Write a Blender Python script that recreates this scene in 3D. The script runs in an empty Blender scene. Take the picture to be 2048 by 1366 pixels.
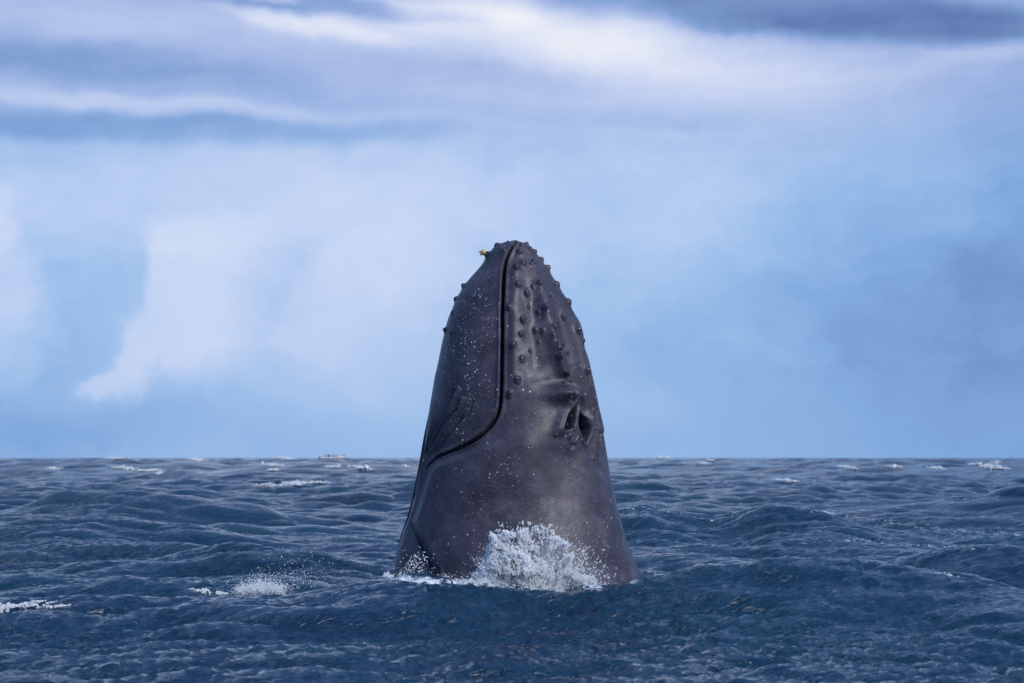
import bpy, bmesh, math, random
import numpy as np
from mathutils import Vector, Matrix
random.seed(4); RNG = np.random.default_rng(11)
scene = bpy.context.scene
C = scene.collection
R = math.radians

# ------------------------------------------------------------------ camera
EYE, LENS = 1.8, 85.0
F = LENS / 36.0 * 2048.0                       # focal length in photo pixels
HOR = 914.0                                    # photo row of the horizon
PITCH = math.atan((HOR - 683.0) / F)
cp, sp = math.cos(PITCH), math.sin(PITCH)
cd = bpy.data.cameras.new('camera'); cam = bpy.data.objects.new('camera', cd); C.objects.link(cam)
cam.location = (0, 0, EYE); cam.rotation_euler = (R(90) + PITCH, 0, 0)
cd.lens = LENS; cd.sensor_width = 36.0; cd.clip_start = 0.1; cd.clip_end = 30000
cd.dof.use_dof = True; cd.dof.focus_distance = 30.8; cd.dof.aperture_fstop = 3.2
scene.camera = cam
scene.render.engine = 'CYCLES'; scene.cycles.max_bounces = 12; scene.cycles.diffuse_bounces = 8; scene.cycles.transmission_bounces = 8

def project(P):                                # world -> photo pixels
    x, y, z = P[..., 0], P[..., 1], P[..., 2] - EYE
    f = y * cp + z * sp; up = -y * sp + z * cp
    return 1024 + F * x / f, 683 - F * up / f
def at(px, py, Y):                             # photo pixel -> point at depth Y
    a = (px - 1024) / F; b = (683 - py) / F
    dy = cp - b * sp; dz = sp + b * cp
    t = Y / dy
    return np.stack([a * t, Y + 0 * t, EYE + dz * t], -1) if isinstance(t, np.ndarray) else np.array([a * t, Y, EYE + dz * t])

# ------------------------------------------------------------------ sky and sun
SUN_EL, SUN_AZ = R(38), R(130)                  # azimuth measured from +Y towards +X
class NB:
    """small helper for node trees"""
    def __init__(s, tree): s.t = tree
    def n(s, typ, **kw):
        o = s.t.nodes.new(typ)
        for k, v in kw.items(): setattr(o, k, v)
        return o
    def put(s, sock, v):
        if hasattr(v, 'is_output'): s.t.links.new(v, sock)
        else: sock.default_value = v
    def m(s, op, a, b=None, c=None, clamp=False):
        o = s.n('ShaderNodeMath', operation=op); o.use_clamp = clamp
        for i, v in enumerate((a, b, c)):
            if v is not None: s.put(o.inputs[i], v)
        return o.outputs[0]
    def mr(s, v, a, b, c=0.0, d=1.0, typ='SMOOTHSTEP'):
        o = s.n('ShaderNodeMapRange', interpolation_type=typ)
        s.put(o.inputs[0], v)
        for i, q in enumerate((a, b, c, d)): s.put(o.inputs[i + 1], q)
        return o.outputs[0]
    def comb(s, x, y, z=0.0):
        o = s.n('ShaderNodeCombineXYZ')
        for i, v in enumerate((x, y, z)): s.put(o.inputs[i], v)
        return o.outputs[0]
    def noise(s, vec, scale, detail=4, rough=0.55, dist=0.0, out=0):
        o = s.n('ShaderNodeTexNoise')
        s.put(o.inputs['Vector'], vec); o.inputs['Scale'].default_value = scale
        o.inputs['Detail'].default_value = detail; o.inputs['Roughness'].default_value = rough
        o.inputs['Distortion'].default_value = dist
        return o.outputs[out]
    def ramp(s, v, stops):
        o = s.n('ShaderNodeValToRGB'); e = o.color_ramp.elements
        while len(e) < len(stops): e.new(0.5)
        for q, (p, c) in zip(e, stops): q.position = p; q.color = (*c, 1)
        s.put(o.inputs[0], v); return o.outputs[0]
    def mix(s, f, a, b, typ='MIX'):
        o = s.n('ShaderNodeMix', data_type='RGBA', blend_type=typ)
        s.put(o.inputs[0], f)
        for i, v in ((6, a), (7, b)):
            s.put(o.inputs[i], v if hasattr(v, 'is_output') else (*v, 1))
        return o.outputs[2]

world = bpy.data.worlds.new('World'); scene.world = world; world.use_nodes = True
wt = world.node_tree; wt.nodes.clear(); b = NB(wt)
SKY = 0.1
sky = b.n('ShaderNodeTexSky', sky_type='NISHITA'); sky.sun_disc = False
sky.sun_elevation = SUN_EL; sky.sun_rotation = SUN_AZ; sky.dust_density = 1.5
tc = b.n('ShaderNodeTexCoord'); sep = b.n('ShaderNodeSeparateXYZ'); wt.links.new(tc.outputs['Generated'], sep.inputs[0])
az = b.m('ARCTAN2', sep.outputs[0], sep.outputs[1]); el = b.m('ARCSINE', sep.outputs[2])
qx = b.m('MULTIPLY', az, F / 1000); qy = b.m('MULTIPLY', el, F / 1000)   # x = 1024+1000qx, y = 914-1000qy
q = b.comb(qx, qy)
n1 = b.n('ShaderNodeTexNoise'); n1.inputs['Scale'].default_value = 3.2; n1.inputs['Detail'].default_value = 5; n1.inputs['Roughness'].default_value = 0.55
wt.links.new(q, n1.inputs['Vector'])
s3 = b.n('ShaderNodeSeparateColor'); wt.links.new(n1.outputs['Color'], s3.inputs[0])
n2 = b.n('ShaderNodeTexNoise'); n2.inputs['Scale'].default_value = 12; n2.inputs['Detail'].default_value = 5; n2.inputs['Roughness'].default_value = 0.6
wt.links.new(q, n2.inputs['Vector']); s4 = b.n('ShaderNodeSeparateColor'); wt.links.new(n2.outputs['Color'], s4.inputs[0])
wx = b.m('MULTIPLY_ADD', b.m('SUBTRACT', s3.outputs[0], 0.5), 0.20, b.m('MULTIPLY_ADD', b.m('SUBTRACT', s4.outputs[0], 0.5), 0.085, qx))
wy = b.m('MULTIPLY_ADD', b.m('SUBTRACT', s3.outputs[1], 0.5), 0.17, b.m('MULTIPLY_ADD', b.m('SUBTRACT', s4.outputs[1], 0.5), 0.085, qy))
sx = b.m('MULTIPLY_ADD', b.m('SUBTRACT', s3.outputs[0], 0.5), 0.50, qx)   # flatter warp for the streaks
sy = b.m('MULTIPLY_ADD', b.m('SUBTRACT', s3.outputs[1], 0.5), 0.075, qy)
def blob(cx, cy, rx, ry, rot=0, soft=0.5, amp=1.0, streak=False, softr=None):
    """one cloud bank: an ellipse in azimuth and elevation with a noisy edge"""
    X, Y = (sx, sy) if streak else (wx, wy)
    dx = b.m('SUBTRACT', X, (cx - 1024) / 1000); dy = b.m('SUBTRACT', Y, (HOR - cy) / 1000)
    c, s = math.cos(R(rot)), math.sin(R(rot))
    u = b.m('MULTIPLY_ADD', dx, c * 1000 / rx, b.m('MULTIPLY', dy, s * 1000 / rx))
    v = b.m('MULTIPLY_ADD', dx, -s * 1000 / ry, b.m('MULTIPLY', dy, c * 1000 / ry))
    r = b.m('SQRT', b.m('MULTIPLY_ADD', u, u, b.m('MULTIPLY', v, v)))
    if softr is None: return b.mr(r, 1 + soft, max(0.0, 1 - soft), 0, amp)
    sf = b.mr(u, -.6, .5, soft, softr)
    return b.mr(r, b.m('ADD', sf, 1.0), b.m('MAXIMUM', b.m('SUBTRACT', 1.0, sf), 0.0), 0, amp)
BANKS = [  # cx, cy, rx, ry, rot, soft, amp, streak, soft on the other side
    (1010, 60, 430, 58, -6, .75, .30, True), (960, 15, 120, 30, -4, .8, .18, True), (640, 55, 170, 15, -9, .7, .20, True), (560, 0, 60, 8, -4, .8, .2, True),
    (1330, 120, 330, 70, -10, .9, .16, True), (700, 130, 600, 45, -3, .95, .08, True),
    (1560, 22, 560, 52, -7, .40, -.24, True), (1850, 62, 380, 44, -2, .5, -.10, True), (650, 12, 250, 20, -5, .6, -.30, True),
    (150, 130, 440, 40, -3, .7, -.17, True), (120, 60, 300, 26, 3, .8, .08, True), (300, 212, 420, 16, -3, .7, .13, True), (1250, 262, 300, 9, -2, .9, .035, True),
    (230, 258, 520, 30, -1, .6, -.16, True), (800, 250, 380, 22, 0, .9, -.03, True), (1720, 180, 460, 50, -4, .9, .07, True), (1980, 130, 220, 20, 6, .8, .10, True),
    (430, 400, 520, 120, 0, .5, .11, False), (640, 520, 300, 230, 0, .8, .07, False),
    (1150, 400, 330, 190, 0, .95, .07, False), (1000, 620, 400, 260, 0, 1.0, .04, False),
    (1800, 690, 540, 200, 0, .9, -.15, False), (2080, 520, 330, 340, 0, 1.0, -.14, False), (-40, 800, 260, 160, 0, .9, -.08, False), (250, 840, 420, 50, 0, .9, -.07, False), (1500, 400, 300, 130, 0, .9, .04, False),
]
B = b.mr(qy, 0.0, 0.12, 0.38, 0.43)
for a_ in BANKS: B = b.m('ADD', B, blob(*a_[:7], streak=a_[7], softr=a_[8] if len(a_) > 8 else None))
PUFFS = [(350, 520, 55, 45), (330, 560, 42, 50), (400, 590, 90, 90), (330, 620, 55, 60), (310, 680, 70, 60), (275, 725, 62, 42), (235, 748, 60, 26), (400, 690, 80, 70), (440, 520, 80, 60),
         (690, 560, 80, 70), (640, 620, 80, 70), (720, 660, 110, 90), (800, 560, 100, 110), (600, 650, 40, 40),
         (5, 420, 40, 36), (15, 480, 50, 50), (50, 540, 50, 50), (20, 610, 80, 80), (-20, 690, 90, 60)]
pm = 0.0
for k_, (x_, y_, a_, c_) in enumerate(PUFFS):
    right = x_ < 100
    pm = b.m('MAXIMUM', pm, blob(x_, y_, a_, c_, 0, 1.0 if right else .42, .7 if right else (1.0 if x_ < 560 else .5), False, .5 if right else 1.0))
B = b.m('MULTIPLY_ADD', pm, .185, B)
# generic cloud texture that goes on all round
fine = b.noise(b.comb(b.m('MULTIPLY', wx, 1.0), b.m('MULTIPLY', wy, 1.7)), 4.2, 7, 0.58)
strk = b.noise(b.comb(b.m('MULTIPLY', sx, 0.55), b.m('MULTIPLY', sy, 4.2)), 2.6, 9, 0.60)
hi = b.mr(qy, 0.5, 0.8)
tex = b.m('ADD', b.m('MULTIPLY', b.m('SUBTRACT', fine, 0.5), b.mr(hi, 0, 1, 0.31, 0.20, 'LINEAR')),
          b.m('MULTIPLY', b.m('SUBTRACT', strk, 0.5), b.mr(hi, 0, 1, 0.05, 0.36, 'LINEAR')))
B = b.m('ADD', B, b.m('MULTIPLY', tex, b.mr(qy, 0.03, 0.25, 0.25, 1.0)))
big = b.noise(q, 0.45, 3, 0.5)                                            # large banks beyond the frame
far_ = b.mr(b.m('MAXIMUM', b.m('ABSOLUTE', qx), b.m('MULTIPLY', qy, 1.1)), 1.0, 1.8)
B = b.m('ADD', B, b.m('MULTIPLY', b.m('MULTIPLY', b.m('SUBTRACT', big, 0.74), 1.0), far_), clamp=True)
cl_lo = [(0.0, (.075, .165, .42)), (.16, (.16, .31, .64)), (.28, (.23, .42, .77)), (.42, (.34, .53, .86)), (.60, (.53, .65, .925)), (.80, (.68, .755, .95)), (1.0, (.96, .95, .98))]
cl_hi = [(0.0, (.075, .145, .38)), (.16, (.165, .27, .56)), (.28, (.23, .36, .68)), (.42, (.36, .47, .79)), (.60, (.53, .62, .88)), (.80, (.72, .77, .94)), (1.0, (.96, .95, .975))]
ccol = b.mix(b.m('MULTIPLY', hi, b.mr(qy, 1.1, 1.9, 1.0, 0.25)), b.ramp(B, cl_lo), b.ramp(B, cl_hi))
ccol = b.mix(1.0, ccol, (1 / SKY,) * 3, 'MULTIPLY')
wcol = b.mix(0.93, sky.outputs[0], ccol)
bg = b.n('ShaderNodeBackground'); wt.links.new(wcol, bg.inputs[0]); bg.inputs[1].default_value = SKY
wo = b.n('ShaderNodeOutputWorld'); wt.links.new(bg.outputs[0], wo.inputs[0])

sd = bpy.data.lights.new('sun', 'SUN'); sd.energy = 2.7; sd.angle = R(28); sd.color = (1.0, .995, .985)
so = bpy.data.objects.new('sun', sd); C.objects.link(so); so.location = (20, 20, 40)
sv = Vector((math.sin(SUN_AZ) * math.cos(SUN_EL), math.cos(SUN_AZ) * math.cos(SUN_EL), math.sin(SUN_EL)))
so.rotation_euler = sv.to_track_quat('Z', 'Y').to_euler()
scene.view_settings.view_transform = 'Standard'; scene.view_settings.look = 'None'
scene.view_settings.exposure = 0.0; scene.view_settings.gamma = 1.0; scene.view_settings.use_curve_mapping = False

# ------------------------------------------------------------------ helpers
def tag(o, label=None, cat=None, group=None, kind=None):
    for k, v in (('label', label), ('category', cat), ('group', group), ('kind', kind)):
        if v: o[k] = v
    return o
def mesh_obj(name, me, mat=None, parent=None):
    o = bpy.data.objects.new(name, me); C.objects.link(o)
    if mat and not me.materials: me.materials.append(mat)
    if parent: o.parent = parent
    return o
def grid_mesh(name, P, faces, smooth=True):
    me = bpy.data.meshes.new(name)
    me.vertices.add(len(P)); me.vertices.foreach_set('co', np.ascontiguousarray(P, np.float32).ravel())
    nf = len(faces); me.loops.add(nf * 4); me.loops.foreach_set('vertex_index', np.ascontiguousarray(faces, np.int32).ravel())
    me.polygons.add(nf); me.polygons.foreach_set('loop_start', np.arange(0, nf * 4, 4, dtype=np.int32))
    me.polygons.foreach_set('loop_total', np.full(nf, 4, np.int32))
    me.polygons.foreach_set('use_smooth', np.full(nf, smooth))
    me.update(calc_edges=True); return me
def grid_faces(nr, nc, wrap):
    i = np.arange(nr - 1)[:, None] * nc; j = np.arange(nc if wrap else nc - 1)[None, :]; k = (j + 1) % nc
    return np.stack([i + j, i + k, i + nc + k, i + nc + j], -1).reshape(-1, 4)
def attr(me, name, arr):
    a = me.attributes.new(name, 'FLOAT', 'POINT'); a.data.foreach_set('value', np.ascontiguousarray(arr, np.float32).ravel())
def material(name):
    m = bpy.data.materials.new(name); m.use_nodes = True
    nb = NB(m.node_tree); p = m.node_tree.nodes['Principled BSDF']; return m, nb, p
def sstep(a, b_, x):
    t = np.clip((x - a) / (b_ - a), 0, 1); return t * t * (3 - 2 * t)
def poly_dist(U, V, pts):
    """distance to a polyline and the parameter (0..1) along it"""
    best = np.full(U.shape, 1e9); par = np.zeros(U.shape); side = np.zeros(U.shape); n = len(pts) - 1
    for i in range(n):
        (x0, y0), (x1, y1) = pts[i], pts[i + 1]
        dx, dy = x1 - x0, y1 - y0
        t = np.clip(((U - x0) * dx + (V - y0) * dy) / (dx * dx + dy * dy), 0, 1)
        d = np.hypot(U - x0 - t * dx, V - y0 - t * dy); w = d < best
        best = np.where(w, d, best); par = np.where(w, (i + t) / n, par)
        side = np.where(w, np.sign(dx * (V - y0) - dy * (U - x0)), side)
    return best, par, side
def smooth_poly(pts, n=8):
    """Catmull-Rom subdivision of a polyline"""
    p = np.array(pts, float); p = np.vstack([2 * p[0] - p[1], p, 2 * p[-1] - p[-2]]); out = []
    for i in range(1, len(p) - 2):
        for t in np.arange(n) / n:
            a, b_, c, d = p[i - 1:i + 3]
            out.append(.5 * ((2 * b_) + (c - a) * t + (2 * a - 5 * b_ + 4 * c - d) * t * t + (3 * b_ - a - 3 * c + d) * t ** 3))
    out.append(p[-2]); return [tuple(q_) for q_ in out]

# ------------------------------------------------------------------ sea
def fft_tile(L, N, lmin, lmax, rms, peak, spread, seed, chop, WIND):
    r = np.random.default_rng(seed)
    k1 = 2 * np.pi * np.fft.fftfreq(N, L / N); kx, ky = np.meshgrid(k1, k1, indexing='ij'); k = np.hypot(kx, ky); k[0, 0] = 1e-6
    lam = 2 * np.pi / k
    c = (kx * math.cos(WIND) + ky * math.sin(WIND)) / k
    Pw = k ** -3.6 * np.exp(-(lam / peak) ** 2 * .8) * (np.abs(c) ** spread * .9 + .10)
    Pw = np.where((lam > lmin) & (lam < lmax), Pw, 0)
    h = np.sqrt(Pw) * (r.normal(size=(N, N)) + 1j * r.normal(size=(N, N)))
    z = np.fft.ifft2(h); s = rms / z.real.std()
    dx = np.fft.ifft2(-1j * kx / k * h); dy = np.fft.ifft2(-1j * ky / k * h)
    return L, N, z.real * s, dx.real * s * chop, dy.real * s * chop
def samp(T, X, Y):
    L, N = T[0], T[1]; u = (X / L * N) % N; v = (Y / L * N) % N
    i = u.astype(int); j = v.astype(int); fu = u - i; fv = v - j; i %= N; j %= N; i2 = (i + 1) % N; j2 = (j + 1) % N
    return [A[i, j] * (1 - fu) * (1 - fv) + A[i2, j] * fu * (1 - fv) + A[i, j2] * (1 - fu) * fv + A[i2, j2] * fu * fv for A in T[2:]]
T1 = fft_tile(331.0, 512, 5, 70, .20, 26, 3, 3, 1.1, R(-105))
T2 = fft_tile(53.7, 768, .7, 7, .078, 4.5, 5, 5, 1.25, R(-80))
T3 = fft_tile(13.3, 1024, .06, .7, .0125, .36, 6, 8, 1.15, R(-58))
T4 = fft_tile(97.0, 256, 6, 40, 1.0, 25, .3, 21, 0, 0.0)        # gust patches that roughen or calm the ripples

NC = 520
th = np.concatenate([np.linspace(-17, 17, NC), np.linspace(17, 343, 66)[1:-1]]); th = np.radians(th)
rr = [3.0]
while rr[-1] < 9000:
    d = rr[-1]
    dr = 0.35 if d < 15 else (0.055 if d < 46 else min(0.055 * (d / 46) ** 1.8, 2.6 if d < 1300 else d * .05)); rr.append(d + dr)
rr = np.array(rr); nr, nc = len(rr), len(th)
RR, TH = np.meshgrid(rr, th, indexing='ij'); X0 = RR * np.sin(TH); Y0 = RR * np.cos(TH)
cell = np.maximum(np.gradient(rr)[:, None] * .55, RR * np.gradient(th)[None, :].clip(0, .09))
FR = np.abs(TH) < R(18)
def fade(l): return np.clip(1.6 - cell / l * 4, 0, 1)
near = sstep(75, 40, RR) * FR
z1, dx1, dy1 = samp(T1, X0 + 40, Y0 + 11); a1 = (1 - .5 * near) * fade(9) * (1 + 1.0 * sstep(90, 400, RR))
z2, dx2, dy2 = samp(T2, X0 + 3, Y0 + 7); a2 = (1 - .15 * near) * fade(1.4) * (1 + .4 * sstep(60, 150, RR))
g4 = samp(T4, X0, Y0)[0]; gust = 1 + .28 * np.clip(g4, -2, 2)
z3, dx3, dy3 = samp(T3, X0 + 1, Y0 + 2); a3 = fade(.22) * gust
ZB = z1 * a1 + z2 * a2 - .05
# hand-placed swells: px column, px row of the crest, distance, half length (px), half width front / back (m), tilt (m per px)
def ridge(Yc, prof, sf, sb, skew=0.0, sharp=1.0):
    """a swell whose crest follows the photo outline prof = [(px, py), ...] at distance Yc"""
    pxs = np.array([p[0] for p in prof], float); pys = np.array([p[1] for p in prof], float)
    U = 1024 + F * X0 / Yc
    z = EYE - (np.interp(U, pxs, pys) - HOR) / F * Yc
    if Yc < 100:                                # let the crest reach its outline on top of the random sea
        rowz = np.array([np.interp(Yc / math.cos(t_), rr, ZB[:, c_]) for c_, t_ in enumerate(th[:NC])])
        kk = np.exp(-(np.arange(-20, 21) / 7.0) ** 2); rowz = np.convolve(np.pad(rowz, 20, mode='edge'), kk / kk.sum(), 'valid')
        z = z - np.interp(X0 / Yc, np.tan(th[:NC]), rowz)
    fall = np.exp(-(np.clip(pxs[0] - U, 0, None) / 160) ** 2 - (np.clip(U - pxs[-1], 0, None) / 160) ** 2)
    d = Y0 - Yc - skew * X0
    q2 = np.abs(d) / np.where(d < 0, sf, sb) * 1.25; g = np.exp(.28 - np.sqrt(q2 ** 2 + .0784))
    return np.clip(z, 0, None) * fall * g
base = 0.0
h = ridge(26.8, [(-300, 1215), (0, 1200), (350, 1196), (600, 1190), (760, 1160), (850, 1146), (930, 1160), (1020, 1176), (1150, 1184), (1290, 1166), (1400, 1140), (1500, 1122), (1660, 1118), (1780, 1128), (1920, 1152), (2100, 1196), (2400, 1220)], 2.4, 1.3, .02)
h = np.maximum(h, ridge(36.0, [(280, 1122), (360, 1106), (440, 1096), (560, 1096), (660, 1106), (760, 1130)], 1.7, 2.6, -.03) )
h = np.maximum(h, ridge(33.0, [(1760, 1140), (1850, 1112), (1950, 1094), (2020, 1098), (2120, 1125)], 1.6, 2.0, .05))
h = np.maximum(h, ridge(42.0, [(1210, 1030), (1290, 1012), (1345, 1024), (1420, 1040), (1470, 1030), (1530, 1009), (1600, 1016), (1680, 1042), (1780, 1060)], 4.2, 3.5, .03))
h = np.maximum(h, ridge(56.0, [(1560, 1050), (1680, 1026), (1800, 1010), (1900, 1001), (2000, 992), (2080, 984), (2200, 985)], 4.0, 3.5, .04))
h = np.maximum(h, ridge(50.0, [(-80, 1058), (60, 1040), (170, 1034), (260, 1040), (340, 1050)], 3.4, 3.4, -.05))
h = np.maximum(h, ridge(66.0, [(120, 1000), (220, 984), (330, 988), (430, 1004)], 3.4, 3.4, -.05))
h = np.maximum(h, ridge(797.0, [(560, 921), (640, 920), (700, 920), (760, 922)], 22, 22))
SEA = np.stack([X0 + dx1 * a1 + dx2 * a2 + dx3 * a3, Y0 + dy1 * a1 + dy2 * a2 + dy3 * a3, h + z1 * a1 + z2 * a2 * 1.0 + z3 * a3 - .05], -1)
SU, SV = project(SEA); FRONT = slice(0, NC)
def vis_point(px, py):
    """the visible point of the sea nearest to a photo pixel"""
    c = int(np.argmin(np.abs(1024 + F * np.tan(th[:NC]) / cp - px)))
    v = SV[:, c]; ok = np.where((v <= np.minimum.accumulate(v) + .01) & (rr > 15))[0]
    r_ = ok[np.argmin(np.abs(v[ok] - py))]; return SEA[r_, c], r_, c
foam = np.zeros_like(RR)
# crest foam far off: only where a crest is sharp
lap = z1 * a1 + z2 * a2
def streak(pts, w, amp):
    global foam
    d, t, s = poly_dist(SU, SV, pts); foam = np.maximum(foam, amp * np.exp(-(d / w) ** 2) * FR * (RR > 20) * (RR < 120))
streak([(1270, 1135), (1330, 1150), (1260, 1165)], 22, .46); streak([(1230, 1020), (1290, 1014), (1370, 1030), (1450, 1048)], 7, .52)
streak([(1690, 1032), (1800, 1048), (1900, 1060), (2040, 1070)], 14, .50); streak([(1600, 1085), (1720, 1080), (1840, 1090), (1980, 1098)], 10, .52)
streak([(1550, 1130), (1640, 1120), (1760, 1125)], 6, .42); streak([(770, 1150), (860, 1162), (960, 1165), (1200, 1175)], 13, .72)
streak([(1900, 1000), (1960, 996), (2000, 992)], 5, .5); streak([(150, 1085), (260, 1072), (330, 1076)], 5, .42)
sea_me = grid_mesh('sea', SEA.reshape(-1, 3), grid_faces(nr, nc, True)); attr(sea_me, 'foam', foam); attr(sea_me, 'gust', gust); attr(sea_me, 'unresolved', 1 - fade(.22)); attr(sea_me, 'far_chop', 1 - fade(1.4))
wm, w, p = material('sea_water')
geo = w.n('ShaderNodeNewGeometry'); pos = geo.outputs['Position']
mp0 = w.n('ShaderNodeMapping'); w.put(mp0.inputs[0], pos); mp0.inputs['Rotation'].default_value = (0, 0, R(-38))
mp = w.n('ShaderNodeMapping'); w.put(mp.inputs[0], mp0.outputs[0]); mp.inputs['Scale'].default_value = (.26, 1.7, 1)
r1 = w.noise(mp.outputs[0], 5.5, 3, .6, .4); r2 = w.noise(mp.outputs[0], 17.0, 3, .6, .6); big = w.noise(pos, .12, 3, .5)
ga = w.n('ShaderNodeAttribute', attribute_name='gust').outputs['Fac']
r0 = w.noise(mp.outputs[0], 1.5, 2, .5, .3)
rf = w.m('MULTIPLY', w.noise(mp.outputs[0], .42, 3, .6, .3), w.m('MULTIPLY', w.n('ShaderNodeAttribute', attribute_name='far_chop').outputs['Fac'], .75))
hh = w.m('MULTIPLY', w.m('ADD', w.m('MULTIPLY', r0, .05), w.m('ADD', w.m('MULTIPLY', r1, w.m('MULTIPLY_ADD', w.n('ShaderNodeAttribute', attribute_name='unresolved').outputs['Fac'], .045, .042)), w.m('MULTIPLY', r2, .020))), ga)
bp = w.n('ShaderNodeBump'); bp.inputs['Strength'].default_value = 1.0; bp.inputs['Distance'].default_value = 1.0; w.put(bp.inputs['Height'], w.m('ADD', hh, rf))
fa = w.n('ShaderNodeAttribute', attribute_name='foam').outputs['Fac']
lace = w.noise(pos, 8.0, 6, .7, 1.2); lace2 = w.noise(pos, .55, 3, .5)
fm = w.mr(w.m('ADD', fa, w.m('MULTIPLY', w.m('SUBTRACT', lace, .5), 1.5)), .52, .80)
fm = w.m('MULTIPLY', fm, w.mr(fa, .05, .3))
deep = w.ramp(big, [(.3, (.0015, .017, .052)), (.7, (.002, .034, .066))])
w.put(p.inputs['Base Color'], w.mix(fm, deep, (.78, .82, .86)))
w.put(p.inputs['Roughness'], w.m('MULTIPLY_ADD', fm, .5, .06)); p.inputs['IOR'].default_value = 1.333
w.put(p.inputs['Normal'], bp.outputs[0])
sea = tag(mesh_obj('sea', sea_me, wm), kind='structure')

# ------------------------------------------------------------------ whale
D = 32.0
LEFT = [(1020, 482), (1008, 484), (998, 489), (986, 498), (966, 527), (939, 561), (919, 592), (899, 640), (885, 690), (877, 725), (870, 751), (859.5, 810), (848.6, 865), (838.7, 920), (830, 964), (824, 993), (814.7, 1030), (802, 1066), (794, 1101), (791, 1137), (786, 1180), (778, 1260), (772, 1400), (772, 1700)]
RIGHT = [(1028, 482), (1045, 485), (1056, 489), (1064, 495), (1077, 513), (1097, 539), (1111, 561), (1130.5, 592), (1142, 612), (1149, 637), (1157, 662), (1167, 694), (1178, 728), (1189, 777), (1200, 832), (1209, 876), (1215.5, 909), (1222, 960), (1227.6, 995), (1240, 1046), (1252, 1085), (1268, 1120), (1283, 1153), (1294, 1185), (1315, 1260), (1335, 1400), (1340, 1700)]
vr = np.concatenate([[482.0, 482.4, 483, 484, 485.2], np.arange(486.5, 960, 1.25), np.arange(960, 1185, 1.9), np.arange(1185, 1700, 14)])
def contour(c):
    y = np.array([p_[1] for p_ in c], float); x = np.array([p_[0] for p_ in c], float)
    vv = np.arange(482, 1702, .5); e = np.interp(vv, y, x); k = np.exp(-(np.arange(-24, 25) * .5 / 5) ** 2); k /= k.sum()
    s = np.convolve(np.pad(e, 24, mode='edge'), k, 'valid'); w_ = sstep(500, 520, vv); return np.interp(vr, vv, e * (1 - w_) + s * w_)
xl, xr = contour(LEFT), contour(RIGHT)
PL = at(xl, vr, D); PR = at(xr, vr, D)
wa = (PR[:, 0] - PL[:, 0]) / 2; wc = (PR[:, 0] + PL[:, 0]) / 2; wz = PL[:, 2]
tt = np.radians(np.concatenate([np.linspace(-104, 104, 500), np.linspace(104, 256, 46)[1:-1]])); wn = len(tt)
S, K = np.sin(tt)[None, :], np.cos(tt)[None, :]
ax, by_, cx_, cz_ = wa[:, None], wa[:, None] * .93, wc[:, None], wz[:, None]
WP = np.stack([cx_ + ax * S, D - by_ * K, cz_ + 0 * S], -1)
def normals(P):
    du = np.roll(P, -1, 1) - np.roll(P, 1, 1); dv = np.gradient(P, axis=0)
    n_ = np.cross(dv, du); n_ /= np.linalg.norm(n_, axis=-1, keepdims=True) + 1e-9
    out = P - np.stack([cx_ + 0 * S, D + 0 * S + 0 * cx_, cz_ + 0 * S], -1)
    return np.where((n_ * out).sum(-1, keepdims=True) < 0, -n_, n_)
WN = normals(WP)
WU, WV = project(WP)
FM = (K > -.05) & (WV < 1300)                      # the side that faces the camera
PXM = D / F                                         # metres per photo pixel at the whale
MOUTH = smooth_poly([(1031, 486), (1024, 496), (1016, 511.5), (1011, 529), (1007.6, 553), (1006, 588), (1004.4, 628), (1004.5, 668), (1003.6, 722), (1003, 766), (1001, 805), (995.7, 829.6), (982.6, 851.6), (960.6, 873.5), (936.4, 889), (908, 902), (881.5, 913), (864, 924), (853, 938)], 5)
md, mt, ms = poly_dist(WU, WV, MOUTH)
disp = np.zeros(WU.shape); lowjaw = np.zeros(WU.shape)
# which side of the mouth line: jaw (left / above) or head (right / below)
my = np.array([p_[1] for p_ in MOUTH]); mx = np.array([p_[0] for p_ in MOUTH])
jaw = (WU < np.interp(WV, my, mx)) & (WV < 938)
# broad shapes of the head
def G(cx, cy, rx, ry, h_, rot=0):
    c, s = math.cos(R(rot)), math.sin(R(rot)); u = ((WU - cx) * c + (WV - cy) * s) / rx; v = (-(WU - cx) * s + (WV - cy) * c) / ry
    return h_ * np.exp(-(u * u + v * v)) * FM
def ridge_line(pts, w_, h_, taper=(.12, .12), asym=0):
    d, t, s = poly_dist(WU, WV, smooth_poly(pts, 5)); ww = w_ * (1 + asym * s)
    return h_ * np.exp(-(d / ww) ** 2) * sstep(0, taper[0], t) * sstep(1, 1 - taper[1], t) * FM
disp += G(930, 700, 45, 130, .05) + G(900, 850, 30, 60, .02)
disp += ridge_line([(1030, 520), (1028, 600), (1026, 700), (1026, 800)], 13, .035)              # lip of the upper jaw
disp -= ridge_line([(1062, 540), (1066, 620), (1070, 700), (1082, 760)], 19, .05, (.3, .2))              # hollow beside the keel
disp += ridge_line([(1062, 510), (1082, 580), (1096, 640), (1108, 690), (1120, 730), (1132, 756)], 12, .065, (.3, .1))   # keel
disp -= ridge_line([(1104, 560), (1122, 630), (1140, 710), (1162, 780), (1182, 840)], 13, .06, (.3, .1))
disp += ridge_line([(1140, 610), (1160, 680), (1174, 740), (1186, 790), (1198, 840), (1207, 880)], 6, .06)
disp -= ridge_line([(1157, 668), (1168, 708), (1179, 758), (1191, 812), (1201, 858), (1209, 892)], 2.6, .09, (.2, .15))            # gap to the far lip
kd, kt, ks = poly_dist(WU, WV, smooth_poly([(1094, 640), (1106, 680), (1114, 705), (1121, 737), (1130, 750), (1143, 769), (1156, 788), (1174, 816), (1187, 854), (1194, 905), (1198, 940)], 5))
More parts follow.
